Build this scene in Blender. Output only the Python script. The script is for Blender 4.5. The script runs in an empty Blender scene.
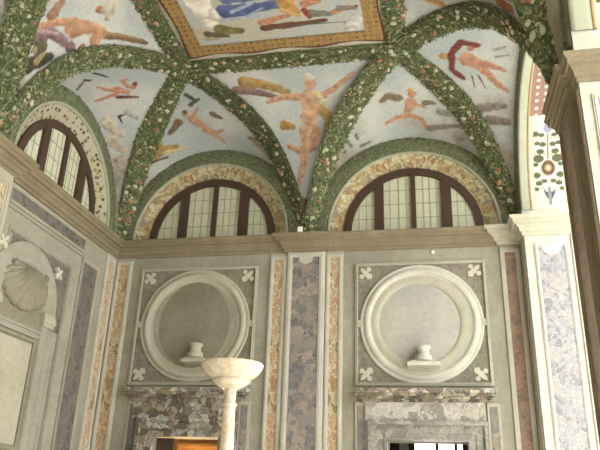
import bpy, bmesh, math, random
import numpy as np
from mathutils import Vector, Matrix, noise
random.seed(7)
PI = math.pi
C = bpy.context.scene.collection
ZUP = 6.13          # height of the cornice line above the floor; everything is laid out from that line
FLOOR = -ZUP
W = 7.5             # room width
BAY = 4.0           # bay length along the long walls

# ------------------------------------------------------------------ colour / materials
def lin(c):
    return tuple(((v/255)/12.92 if v/255 <= .04045 else ((v/255+.055)/1.055)**2.4) for v in c)
KA = 1.0
def alb(c, k=KA, sat=.80):
    l = lin(c); g = .25*l[0]+.6*l[1]+.15*l[2]
    return tuple(min(.92, (g+(v-g)*sat)*k) for v in l)
class NT:
    def __init__(s, name):
        s.m = bpy.data.materials.new(name); s.m.use_nodes = True
        s.t = s.m.node_tree; s.b = s.t.nodes['Principled BSDF']
        s.b.inputs['Specular IOR Level'].default_value = .25
    def n(s, typ, **kw):
        nd = s.t.nodes.new(typ)
        for k, v in kw.items():
            if k in nd.inputs: nd.inputs[k].default_value = v
            else: setattr(nd, k, v)
        return nd
    def l(s, a, b): s.t.links.new(a, b)
def ramp(nt, fac, stops, interp='LINEAR'):
    r = nt.n('ShaderNodeValToRGB'); r.color_ramp.interpolation = interp
    while len(r.color_ramp.elements) < len(stops): r.color_ramp.elements.new(.5)
    for e, (p, c) in zip(r.color_ramp.elements, stops):
        e.position = p; e.color = (*c, 1)
    nt.l(fac, r.inputs[0]); return r.outputs[0]
def mixc(nt, fac, a, b, mode='MIX'):
    m = nt.n('ShaderNodeMix'); m.data_type = 'RGBA'; m.blend_type = mode
    for sock, v in ((m.inputs[0], fac), (m.inputs[6], a), (m.inputs[7], b)):
        if hasattr(v, 'links') or hasattr(v, 'is_linked'): nt.l(v, sock)
        elif isinstance(v, tuple): sock.default_value = (*v, 1)
        else: sock.default_value = v
    return m.outputs[2]
def stucco(name, c1, c2, scale=1.3, rough=.85, bump=.15, spots=0.0):
    nt = NT(name); tc = nt.n('ShaderNodeTexCoord')
    nz = nt.n('ShaderNodeTexNoise', Scale=scale, Detail=8.0, Roughness=.65); nt.l(tc.outputs['Object'], nz.inputs['Vector'])
    col = ramp(nt, nz.outputs[0], [(.32, alb(c2)), (.68, alb(c1))])
    n2 = nt.n('ShaderNodeTexNoise', Scale=scale*14, Detail=4.0); nt.l(tc.outputs['Object'], n2.inputs['Vector'])
    g = ramp(nt, n2.outputs[0], [(.3, (.86,)*3), (.7, (1.0,)*3)])
    col = mixc(nt, 1.0, col, g, 'MULTIPLY')
    nt.l(col, nt.b.inputs['Base Color']); nt.b.inputs['Roughness'].default_value = rough
    bp = nt.n('ShaderNodeBump', Strength=bump, Distance=.01); nt.l(n2.outputs[0], bp.inputs['Height']); nt.l(bp.outputs[0], nt.b.inputs['Normal'])
    return nt.m
def breccia(name, cols, vein, scale=6, vein_w=.06, rough=.3, stretch=(1, 1, 1), dist=.25):
    nt = NT(name); tc = nt.n('ShaderNodeTexCoord')
    mp = nt.n('ShaderNodeMapping'); mp.inputs['Scale'].default_value = stretch; nt.l(tc.outputs['Object'], mp.inputs[0])
    nz = nt.n('ShaderNodeTexNoise', Scale=scale*.8, Detail=5.0); nt.l(mp.outputs[0], nz.inputs['Vector'])
    add = nt.n('ShaderNodeVectorMath'); add.operation = 'MULTIPLY_ADD'
    nt.l(nz.outputs['Color'], add.inputs[0]); add.inputs[1].default_value = (dist,)*3; nt.l(mp.outputs[0], add.inputs[2])
    v = nt.n('ShaderNodeTexVoronoi', Scale=float(scale)); nt.l(add.outputs[0], v.inputs['Vector'])
    sep = nt.n('ShaderNodeSeparateColor'); nt.l(v.outputs['Color'], sep.inputs[0])
    n = len(cols)
    col = ramp(nt, sep.outputs[0], [(i/n, alb(c)) for i, c in enumerate(cols)], 'CONSTANT')
    n2 = nt.n('ShaderNodeTexNoise', Scale=scale*3.5, Detail=5.0); nt.l(add.outputs[0], n2.inputs['Vector'])
    g = ramp(nt, n2.outputs[0], [(.3, (.74,)*3), (.7, (1.12,)*3)])
    col = mixc(nt, 1.0, col, g, 'MULTIPLY')
    e = nt.n('ShaderNodeTexVoronoi', Scale=float(scale)); e.feature = 'DISTANCE_TO_EDGE'; nt.l(add.outputs[0], e.inputs['Vector'])
    f = ramp(nt, e.outputs['Distance'], [(0.0, (1,)*3), (vein_w, (0,)*3)])
    col = mixc(nt, f, col, alb(vein))
    nt.l(col, nt.b.inputs['Base Color']); nt.b.inputs['Roughness'].default_value = rough
    return nt.m
def plain(name, c, rough=.6, metal=0, k=KA):
    nt = NT(name); nt.b.inputs['Roughness'].default_value = rough; nt.b.inputs['Metallic'].default_value = metal
    tc = nt.n('ShaderNodeTexCoord'); nz = nt.n('ShaderNodeTexNoise', Scale=9.0, Detail=4.0); nt.l(tc.outputs['Object'], nz.inputs['Vector'])
    g = ramp(nt, nz.outputs[0], [(.3, tuple(v*.88 for v in alb(c, k))), (.7, alb(c, k))])
    nt.l(g, nt.b.inputs['Base Color']); return nt.m
def painted(name):
    nt = NT(name); nt.b.inputs['Roughness'].default_value = .85
    at = nt.n('ShaderNodeAttribute'); at.attribute_name = 'Paint'
    tc = nt.n('ShaderNodeTexCoord'); nz = nt.n('ShaderNodeTexNoise', Scale=22.0, Detail=5.0); nt.l(tc.outputs['Object'], nz.inputs['Vector'])
    g = ramp(nt, nz.outputs[0], [(.3, (.86,)*3), (.7, (1.05,)*3)])
    nt.l(mixc(nt, 1.0, at.outputs['Color'], g, 'MULTIPLY'), nt.b.inputs['Base Color']); return nt.m

M = dict(
    stucco=stucco('stucco', (166, 164, 146), (146, 143, 123)),
    stucco_light=stucco('pale_stucco', (188, 184, 162), (168, 164, 140)),
    white=stucco('white_moulding', (206, 204, 190), (186, 183, 165), 3),
    cornice=stucco('painted_cornice', (146, 133, 103), (126, 113, 84), 2.2),
    grey_panel=breccia('grey_flecked_marble', [(132, 126, 109), (124, 119, 104), (140, 134, 118)], (146, 140, 124), 9, .03),
    purple=breccia('purple_grey_breccia', [(126, 123, 121), (142, 136, 128), (112, 111, 114), (164, 148, 132), (120, 119, 118), (134, 126, 124), (150, 136, 122)], (152, 146, 136), 9, .05, dist=.3),
    slate=breccia('dark_slate_marble', [(108, 106, 99), (122, 118, 108), (94, 94, 90), (114, 108, 100)], (136, 132, 120), 9, .05, dist=.35),
    orange=breccia('orange_veined_marble', [(172, 140, 98), (186, 156, 116), (154, 130, 84), (184, 144, 110)], (206, 194, 160), 6, .09, stretch=(1, 1, .8), dist=.5),
    redstone=breccia('red_brown_marble', [(146, 116, 96), (156, 124, 102), (136, 108, 90)], (160, 134, 112), 9, .04),
    jamb=breccia('pale_grey_marble', [(140, 141, 145), (152, 151, 152), (128, 130, 136), (160, 154, 150)], (168, 167, 167), 8, .06, dist=.5),
    doorband=breccia('grey_banded_door_marble', [(150, 148, 138), (136, 134, 124), (162, 158, 146)], (112, 108, 98), 5, .04, dist=.6),
    door=breccia('dark_mottled_door_marble', [(168, 160, 140), (140, 130, 110), (188, 180, 160), (104, 98, 86), (160, 144, 120), (158, 160, 154), (124, 116, 100)], (76, 68, 56), 8, .07, dist=.28),
    doorgrey=breccia('pale_mottled_door_marble', [(178, 174, 160), (160, 156, 143), (188, 184, 174), (146, 141, 130)], (126, 120, 108), 5, .05, dist=.6),
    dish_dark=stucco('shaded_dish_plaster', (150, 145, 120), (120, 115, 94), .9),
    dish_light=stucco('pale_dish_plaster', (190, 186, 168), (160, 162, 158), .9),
    brown=plain('dark_brown_wood', (82, 62, 48), .55),
    glass_pane=plain('milky_green_pane', (208, 211, 180), .35),
    lead=plain('lead_came', (160, 164, 142), .6),
    band=None, shell=stucco('grey_shell_plaster', (150, 145, 122), (128, 123, 102), 2),
    floor=None, alabaster=None,
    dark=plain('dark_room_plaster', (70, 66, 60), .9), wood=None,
    paint=painted('fresco_paint'),
)
def mk_special():
    nt = NT('alabaster'); tc = nt.n('ShaderNodeTexCoord')
    nz = nt.n('ShaderNodeTexNoise', Scale=14.0, Detail=6.0, Distortion=1.5); nt.l(tc.outputs['Object'], nz.inputs['Vector'])
    nt.l(ramp(nt, nz.outputs[0], [(.3, (.50, .40, .27)), (.5, (.62, .55, .42)), (.7, (.70, .66, .56))]), nt.b.inputs['Base Color'])
    nt.b.inputs['Roughness'].default_value = .3; nt.b.inputs['Subsurface Weight'].default_value = .25; nt.b.inputs['Subsurface Radius'].default_value = (.03, .02, .012)
    M['alabaster'] = nt.m
    nt = NT('terracotta_floor'); tc = nt.n('ShaderNodeTexCoord')
    br = nt.n('ShaderNodeTexBrick', Scale=2.5); br.inputs['Color1'].default_value = (.46, .41, .36, 1); br.inputs['Color2'].default_value = (.55, .50, .44, 1); br.inputs['Mortar'].default_value = (.4, .36, .3, 1)
    nt.l(tc.outputs['Object'], br.inputs['Vector']); nt.l(br.outputs[0], nt.b.inputs['Base Color']); nt.b.inputs['Roughness'].default_value = .45
    M['floor'] = nt.m
    nt = NT('gravel_garden'); nz = nt.n('ShaderNodeTexNoise', Scale=30.0); nt.l(ramp(nt, nz.outputs[0], [(.3, (.48, .47, .43)), (.7, (.60, .58, .53))]), nt.b.inputs['Base Color']); nt.b.inputs['Roughness'].default_value = .95
    M['gravel'] = nt.m
    nt = NT('honey_wood'); tc = nt.n('ShaderNodeTexCoord'); mp = nt.n('ShaderNodeMapping'); mp.inputs['Scale'].default_value = (1, 1, 9); nt.l(tc.outputs['Object'], mp.inputs[0])
    nz = nt.n('ShaderNodeTexNoise', Scale=3.0, Detail=6.0); nt.l(mp.outputs[0], nz.inputs['Vector'])
    nt.l(ramp(nt, nz.outputs[0], [(.3, (.45, .2, .06)), (.7, (.72, .38, .13))]), nt.b.inputs['Base Color']); nt.b.inputs['Roughness'].default_value = .35
    M['wood'] = nt.m
    nt = NT('clear_glass'); nt.b.inputs['Transmission Weight'].default_value = 1; nt.b.inputs['Roughness'].default_value = .02; nt.b.inputs['IOR'].default_value = 1.02
    M['glass'] = nt.m
    # ochre band painted with small scrollwork
    nt = NT('ochre_scroll_band'); tc = nt.n('ShaderNodeTexCoord')
    nz = nt.n('ShaderNodeTexNoise', Scale=5.0, Detail=3.0); nt.l(tc.outputs['Object'], nz.inputs['Vector'])
    add = nt.n('ShaderNodeVectorMath'); add.operation = 'MULTIPLY_ADD'; nt.l(nz.outputs['Color'], add.inputs[0]); add.inputs[1].default_value = (.35,)*3; nt.l(tc.outputs['Object'], add.inputs[2])
    v = nt.n('ShaderNodeTexVoronoi', Scale=13.0); nt.l(add.outputs[0], v.inputs['Vector'])
    sep = nt.n('ShaderNodeSeparateColor'); nt.l(v.outputs['Color'], sep.inputs[0])
    col = ramp(nt, sep.outputs[0], [(0, alb((188, 176, 128))), (.3, alb((176, 150, 96))), (.5, alb((200, 190, 150))), (.72, alb((150, 138, 104))), (.86, alb((136, 134, 122))), (.94, alb((160, 112, 80)))], 'CONSTANT')
    e = nt.n('ShaderNodeTexVoronoi', Scale=13.0); e.feature = 'DISTANCE_TO_EDGE'; nt.l(add.outputs[0], e.inputs['Vector'])
    f = ramp(nt, e.outputs['Distance'], [(0.0, (.5,)*3), (.1, (0,)*3)])
    nt.l(mixc(nt, f, col, alb((124, 104, 66))), nt.b.inputs['Base Color']); nt.b.inputs['Roughness'].default_value = .85
    M['band'] = nt.m
    nt = NT('cream_scroll_band'); tc = nt.n('ShaderNodeTexCoord')
    v = nt.n('ShaderNodeTexVoronoi', Scale=11.0); nt.l(tc.outputs['Object'], v.inputs['Vector'])
    sep = nt.n('ShaderNodeSeparateColor'); nt.l(v.outputs['Color'], sep.inputs[0])
    spot = ramp(nt, sep.outputs[0], [(0, alb((94, 60, 46))), (.3, alb((76, 84, 68))), (.5, alb((96, 104, 124))), (.7, alb((150, 110, 60))), (.9, alb((120, 60, 50)))], 'CONSTANT')
    f = ramp(nt, v.outputs['Distance'], [(.26, (1,)*3), (.46, (0,)*3)])
    nt.l(mixc(nt, f, alb((176, 172, 138)), spot), nt.b.inputs['Base Color']); nt.b.inputs['Roughness'].default_value = .85
    M['cream'] = nt.m
    for nm, c in dict(leaf1=(102, 114, 68), leaf2=(128, 140, 88), leaf3=(68, 82, 48), leaf4=(150, 152, 110), leaf5=(96, 114, 84), moss=(88, 96, 56), moss2=(122, 130, 98),
                      f_cream=(190, 184, 150), f_ochre=(176, 146, 96), f_red=(156, 104, 80), f_pale=(176, 178, 142), f_plum=(116, 94, 88), rim=(166, 170, 144),
                      card=(240, 240, 235), fleur=(198, 194, 172)).items():
        M[nm] = plain(nm, c, .85)
mk_special()

# ------------------------------------------------------------------ object helpers
ORG = {}
def tag(o, label=None, cat=None, group=None, kind=None):
    if label: o['label'] = label
    if cat: o['category'] = cat
    if group: o['group'] = group
    if kind: o['kind'] = kind
    return o
def thing(name, label, cat, loc, group=None):
    o = bpy.data.objects.new(name, None); C.objects.link(o); o.location = loc; o.empty_display_size = .1
    ORG[o.name] = Vector(loc); return tag(o, label, cat, group)
class MB:
    """collects geometry in room coordinates; build() links ONE mesh object"""
    def __init__(s): s.bm = bmesh.new()
    def face(s, pts, mi=0):
        f = s.bm.faces.new([s.bm.verts.new(p) for p in pts]); f.material_index = mi; return f
    def box(s, a, b, mi=0):
        x0, x1 = sorted((a[0], b[0])); y0, y1 = sorted((a[1], b[1])); z0, z1 = sorted((a[2], b[2]))
        v = [s.bm.verts.new(p) for p in ((x0,y0,z0),(x1,y0,z0),(x1,y1,z0),(x0,y1,z0),(x0,y0,z1),(x1,y0,z1),(x1,y1,z1),(x0,y1,z1))]
        for q in ((0,3,2,1),(4,5,6,7),(0,1,5,4),(1,2,6,5),(2,3,7,6),(3,0,4,7)):
            s.bm.faces.new([v[i] for i in q]).material_index = mi
    def prism(s, outline, fn, d0, d1, mi=0):
        """outline of (u,z); fn(u,d,z)->xyz; extruded between depths d0 and d1"""
        a = [s.bm.verts.new(fn(u, d0, z)) for u, z in outline]; b = [s.bm.verts.new(fn(u, d1, z)) for u, z in outline]
        s.bm.faces.new(a).material_index = mi; s.bm.faces.new(list(reversed(b))).material_index = mi
        n = len(a)
        for i in range(n):
            s.bm.faces.new([a[i], b[i], b[(i+1) % n], a[(i+1) % n]]).material_index = mi
    def grid(s, rows, mi=0, closed=False, smooth=True):
        vs = [[s.bm.verts.new(p) for p in r] for r in rows]
        for i in range(len(vs)-1):
            m = len(vs[i])
            for j in range(m if closed else m-1):
                try:
                    f = s.bm.faces.new([vs[i][j], vs[i][(j+1) % m], vs[i+1][(j+1) % m], vs[i+1][j]]); f.material_index = mi; f.smooth = smooth
                except ValueError: pass
        return vs
    def lathe(s, prof, c, axis='z', n=40, mi=0, fn=None, sx=1.0):
        rows = []
        for r, h in prof:
            row = []
            for k in range(n):
                a = 2*PI*k/n
                if fn: row.append(fn(c[0]+sx*r*math.cos(a), h, c[1]+r*math.sin(a)))
                else: row.append((c[0]+r*math.cos(a), c[1]+r*math.sin(a), h))
            rows.append(row)
        return s.grid(rows, mi, True)
    def build(s, name, mats, parent=None, doubles=True, normals=True):
        if doubles: bmesh.ops.remove_doubles(s.bm, verts=s.bm.verts, dist=1e-5)
        if normals: bmesh.ops.recalc_face_normals(s.bm, faces=s.bm.faces)
        me = bpy.data.meshes.new(name)
        if parent is not None: org = ORG[parent.name]
        else:
            co = np.array([v.co[:] for v in s.bm.verts]); mn, mx = co.min(0), co.max(0)
            org = Vector(((mn[0]+mx[0])/2, (mn[1]+mx[1])/2, mn[2]))
        bmesh.ops.translate(s.bm, verts=s.bm.verts, vec=-org)
        s.bm.to_mesh(me); s.bm.free()
        for m in (mats if isinstance(mats, (list, tuple)) else [mats]): me.materials.append(m)
        o = bpy.data.objects.new(name, me); C.objects.link(o)
        if parent is not None: o.parent = parent
        else: o.location = org
        ORG[o.name] = Vector(org)
        return o
def struct(name, mb, mats, label=None):
    o = mb.build(name, mats); o['kind'] = 'structure'
    if label: o['label'] = label
    return o
# wall planes: (u along the wall, d out of the wall into the room, z)
back = lambda u, d, z: (u, -d, z)
left = lambda u, d, z: (d, u, z)
right = lambda u, d, z: (W-d, u, z)
def jambp(y0): return lambda u, d, z: (u, y0-d, z)
def pbox(mb, fn, u0, u1, d0, d1, z0, z1, mi=0):
    mb.box(fn(u0, d0, z0), fn(u1, d1, z1), mi)
def frame(mb, fn, u0, u1, z0, z1, w, d, mi=0, bottom=True):
    pbox(mb, fn, u0, u0+w, 0, d, z0, z1, mi); pbox(mb, fn, u1-w, u1, 0, d, z0, z1, mi)
    pbox(mb, fn, u0+w, u1-w, 0, d, z1-w, z1, mi)
    if bottom: pbox(mb, fn, u0+w, u1-w, 0, d, z0, z0+w, mi)

# ------------------------------------------------------------------ room shell
DZ = -3.61
doors = [(1.17, 2.34), (5.16, 6.42)]
LUN_X = [(1.83, .05), (5.665, .05)]
RW_, RO = 1.25, 1.51      # window radius, outer radius of the splayed reveal
def arc(cx, cz, r, a0, a1, n):
    return [(cx+r*math.cos(a0+(a1-a0)*i/n), cz+r*math.sin(a0+(a1-a0)*i/n)) for i in range(n+1)]
mb = MB()
ol = [(-.6, FLOOR)]
for a, b in doors: ol += [(a, FLOOR), (a, DZ), (b, DZ), (b, FLOOR)]
ol += [(W+.85, FLOOR), (W+.85, -.1), (-.6, -.1)]
mb.prism(ol, back, 0, -.5)
ol = [(-.6, -.1)]
for cx, cz in LUN_X: ol += [(cx-RO, -.1)] + arc(cx, cz, RO, PI, 0, 36) + [(cx+RO, -.1)]
ol += [(W+.85, -.1), (W+.85, 3.3), (-.6, 3.3)]
mb.prism(ol, back, 0, -.5)
struct('wall_back', mb, M['stucco'], 'end wall of pale painted stucco with two door openings')
LUN_Y = [(-2.10, .05), (-6.1, .05)]
mb = MB(); YE = -19.5
mb.prism([(.5, FLOOR), (YE, FLOOR), (YE, -.1), (.5, -.1)], left, 0, -.6)
ol = [(YE, -.1)]
for cx, cz in reversed(LUN_Y): ol += [(cx-RO, -.1)] + arc(cx, cz, RO, PI, 0, 36) + [(cx+RO, -.1)]
ol += [(.5, -.1), (.5, 3.3), (YE, 3.3)]
mb.prism(ol, left, 0, -.6)
struct('wall_left', mb, M['stucco'], 'long wall of pale painted stucco on the left')
AR = [(-.45, -4.05), (-5.14, -8.65), (-9.74, -13.25), (-14.34, -17.8)]
TH = .85
mb = MB(); ol = [(0, FLOOR)]
for a, b in AR:
    ol += [(a, FLOOR)] + arc((a+b)/2, .1, (a-b)/2, 0, PI, 40) + [(b, FLOOR)]
ol += [(YE, FLOOR), (YE, 3.3), (0, 3.3)]
mb.prism(ol, right, 0, -TH)
struct('wall_right', mb, M['white'], 'arcaded wall on the right, open to daylight')
mb = MB(); mb.box((-.6, YE-.3, FLOOR), (W+TH, YE, 3.3)); struct('wall_front', mb, M['stucco'])
mb = MB(); mb.box((-.6, YE-.3, FLOOR-.2), (W+TH, 3.2, FLOOR)); struct('floor', mb, M['floor'])
mb = MB(); mb.box((-.6, YE-.3, 3.3), (W+TH, .5, 3.6)); struct('ceiling', mb, M['stucco_light'])
mb = MB(); mb.box((W+TH, -60, FLOOR-.5), (70, 30, FLOOR-.1)); o = struct('ground', mb, M['gravel'], 'pale gravel ground of the garden outside the arches')

# ------------------------------------------------------------------ cornices (mitred sweeps)
PROF = [(.0, -.36), (.03, -.36), (.04, -.31), (.07, -.30), (.085, -.24), (.12, -.215), (.13, -.19), (.18, -.18), (.185, -.125), (.21, -.115), (.235, -.085), (.235, -.06), (.0, -.05)]
def sweep(mb, path, prof, i0=0, i1=None, cap=True):
    P = [Vector(p) for p in path]; n = len(P); offs = []
    for i in range(n):
        ds = []
        if i > 0: ds.append((P[i]-P[i-1]).normalized())
        if i < n-1: ds.append((P[i+1]-P[i]).normalized())
        ns = [Vector((d.y, -d.x)) for d in ds]
        if len(ns) == 1: offs.append(ns[0])
        else:
            m = ns[0]+ns[1]; offs.append(m/(1+ns[0].dot(ns[1])) if m.length > 1e-6 else ns[0])
    i1 = n-1 if i1 is None else i1
    rows = [[(P[i].x+offs[i].x*o, P[i].y+offs[i].y*o, z) for o, z in prof] for i in range(i0, i1+1)]
    mb.grid(rows, smooth=False)
    if cap: mb.face(rows[0]); mb.face(rows[-1])
def bump(c, h, d, axis):
    return [c-h, c+h, d]
PJ = .07
cp = [(0, -14), (0, -8.36), (PJ, -8.36), (PJ, -7.64), (0, -7.64), (0, -4.44), (PJ, -4.44), (PJ, -3.56), (0, -3.56), (0, 0),
      (3.38, 0), (3.38, -PJ), (4.12, -PJ), (4.12, 0), (7.12, 0), (7.12, -.04), (W, -.04), (W, -.45), (W+TH, -.45)]
for nm, a, b in (('trim_1', 0, 9), ('trim_2', 9, 14), ('trim_3', 14, 18)):
    mb = MB(); sweep(mb, cp, PROF, a, b); struct(nm, mb, M['cornice'] if nm != 'trim_3' else M['stucco_light'], 'moulded stone cornice running under the lunettes' if nm != 'trim_3' else 'moulded capital of the corner pier')
CAPP = [(o*.6, z-.17) for o, z in PROF]
for k, (a, b) in enumerate(((-4.05, -5.14), (-8.65, -9.74), (-13.25, -14.34))):
    p = [(W+TH, a), (W, a), (W, a-.22), (W-.05, a-.22), (W-.05, b+.22), (W, b+.22), (W, b), (W+TH, b)]
    mb = MB(); sweep(mb, p, CAPP); struct('trim_%d' % (4+k), mb, M['cornice'], 'moulded capital of a free pier of the arcade')

# ------------------------------------------------------------------ marble pilasters and strips
def inlay(t, fn, u0, u1, z0, z1, mat, fw=.035, d=.035, cut=0, fm=None, nm='inlay'):
    """moulded frame and a marble slab inside it, as two parts"""
    mb = MB(); frame(mb, fn, u0, u1, z0, z1, fw, d); frame(mb, fn, u0+fw*.35, u1-fw*.35, z0+fw*.35, z1-fw*.35, fw*.3, d*1.5)
    mb.build('moulded_frame', fm or M['white'], t)
    mb = MB(); a, b, c, e = u0+fw, u1-fw, z0+fw, z1-fw
    if cut:
        m = (a+b)/2; ol = [(a, c), (b, c), (b, e), (m+cut, e)] + arc(m, e, cut, 0, -PI, 14)[1:] + [(a, e)]
        mb.prism(ol, fn, 0.0, d*.45)
        o = mb.build(nm, mat, t)
        mb = MB(); mb.prism(arc(m, e, cut, 0, -PI, 14), fn, 0, d*.9); mb.build('half_disc', fm or M['white'], t)
    else:
        pbox(mb, fn, a, b, 0, d*.45, c, e); o = mb.build(nm, mat, t)
    return o
off = lambda fn, s: (lambda u, d, z: fn(u, d+s, z))
ZT = -.36
def slab(t, fn, u0, u1, d0, d1, z0, z1, mat, name='backing'):
    mb = MB(); pbox(mb, fn, u0, u1, d0, d1, z0, z1); return mb.build(name, mat, t)
t = thing('marble_pilaster', 'centre pilaster of purple-grey breccia between the two roundels', 'pilaster', (3.75, 0, FLOOR))
slab(t, back, 3.40, 4.10, 0, .06, FLOOR, ZT, M['white'])
inlay(t, off(back, .06), 3.42, 4.08, FLOOR+.6, -.38, M['purple'], .085, .02, .13)
for nm, a, b, lab in (('l', 3.08, 3.39, 'orange marble strip left of the centre pilaster, beside the standing lamp'), ('r', 4.11, 4.42, 'orange-pink marble strip right of the centre pilaster'),
                      ('c', .02, .38, 'orange marble strip on the end wall in the left corner'), ('d', 7.13, 7.46, 'red-brown marble strip on the end wall beside the white corner pier')):
    t = thing('marble_strip', lab, 'marble strip', ((a+b)/2, 0, FLOOR), None)
    slab(t, back, a, b, 0, .02, FLOOR, ZT, M['stucco_light'])
    inlay(t, off(back, .02), a+.005 if nm != 'c' else a+.03, b-.005, FLOOR+.6, -.42, M['orange'] if nm != 'd' else M['redstone'], .07, .022)
# left wall strips
t = thing('marble_strip', 'orange marble strip on the left wall, next to the corner', 'marble strip', (0, -.2, FLOOR))
slab(t, left, -.40, -.03, 0, .02, FLOOR, ZT, M['stucco_light']); inlay(t, off(left, .02), -.395, -.06, FLOOR+.6, -.42, M['orange'], .07, .022)
t = thing('marble_slab', 'tall dark grey marble panel on the left wall beside the orange strip', 'marble slab', (0, -.93, FLOOR))
inlay(t, left, -1.26, -.62, FLOOR+.6, -.76, M['slate'], .06, .03, fm=M['stucco_light'])
t = thing('marble_slab', 'long dark marble frieze panel under the left cornice, above the niche', 'marble slab', (0, -2.4, -.75))
inlay(t, left, -3.5, -1.2, -.68, -.40, M['slate'], .045, .03, fm=M['stucco_light'])
t = thing('marble_pilaster', 'white pilaster with orange inlay at the left edge of the photo', 'pilaster', (0, -4.0, FLOOR))
slab(t, left, -4.42, -3.58, 0, .1, FLOOR, ZT, M['stucco_light']); inlay(t, off(left, .1), -4.40, -3.60, FLOOR+.6, -.45, M['orange'], .12, .02, fm=M['stucco_light'])
t = thing('marble_strip', 'dark marble strip at far left beyond the white pilaster', 'marble strip', (0, -5.2, FLOOR)); inlay(t, left, -5.2, -4.6, FLOOR+.6, -.76, M['slate'], .06, .03, fm=M['stucco_light'])

# corner pier and free pier
t = thing('pier_marble_slab', 'pale grey marble panel on the bright side of the corner pier', 'marble slab', (W+.42, -.45, FLOOR))
J1 = jambp(-.45)
inlay(t, J1, W+.14, W+.66, FLOOR+.6, -.50, M['jamb'], .05, .02, .16)
t = thing('pier_strip', 'narrow brown marble strip on the inner face of the corner pier', 'marble strip', (W, -.25, FLOOR))
inlay(t, right, -.38, -.08, FLOOR+.6, -.42, M['redstone'], .05, .02, fm=M['stucco_light'])
mb = MB(); pbox(mb, J1, W+.72, W+.80, 0, .03, FLOOR, -.38); tag(mb.build('edge_moulding', M['stucco_light']), 'vertical moulding along the outer edge of the corner pier', 'moulding')
for k, (a, b) in enumerate(((-4.05, -5.14), (-8.65, -9.74))):
    t = thing('marble_pilaster', ['brown marble pilaster on the inner face of the near free pier', 'brown marble pilaster on the second free pier, behind the viewer'][k], 'pilaster', (W, (a+b)/2, FLOOR))
    slab(t, right, b+.22, a-.22, 0, .05, FLOOR, ZT-.17, M['cornice']); inlay(t, off(right, .05), b+.25, a-.25, FLOOR+.6, -.60, M['redstone'], .08, .02, fm=M['cornice'])
    for q, (u0, u1) in enumerate(((a-.20, a-.02), (b+.02, b+.20))):
        t = thing('pier_strip', '%s brown marble strip %s' % (['far', 'near'][q], ['of the near free pier', 'of the second free pier behind the viewer'][k]), 'marble strip', (W, (u0+u1)/2, FLOOR))
        inlay(t, right, u0, u1, FLOOR+.6, -.60, M['redstone'], .03, .02, fm=M['cornice'])
    t = thing('pier_marble_slab', ['white-lit marble panel on the near free pier, at the right photo edge', 'pale marble panel on the second free pier behind the viewer'][k], 'marble slab', (W+.42, b, FLOOR))
    inlay(t, jambp(b), W+.10, W+.70, FLOOR+.6, -.68, M['jamb'], .05, .02, .16)

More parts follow.
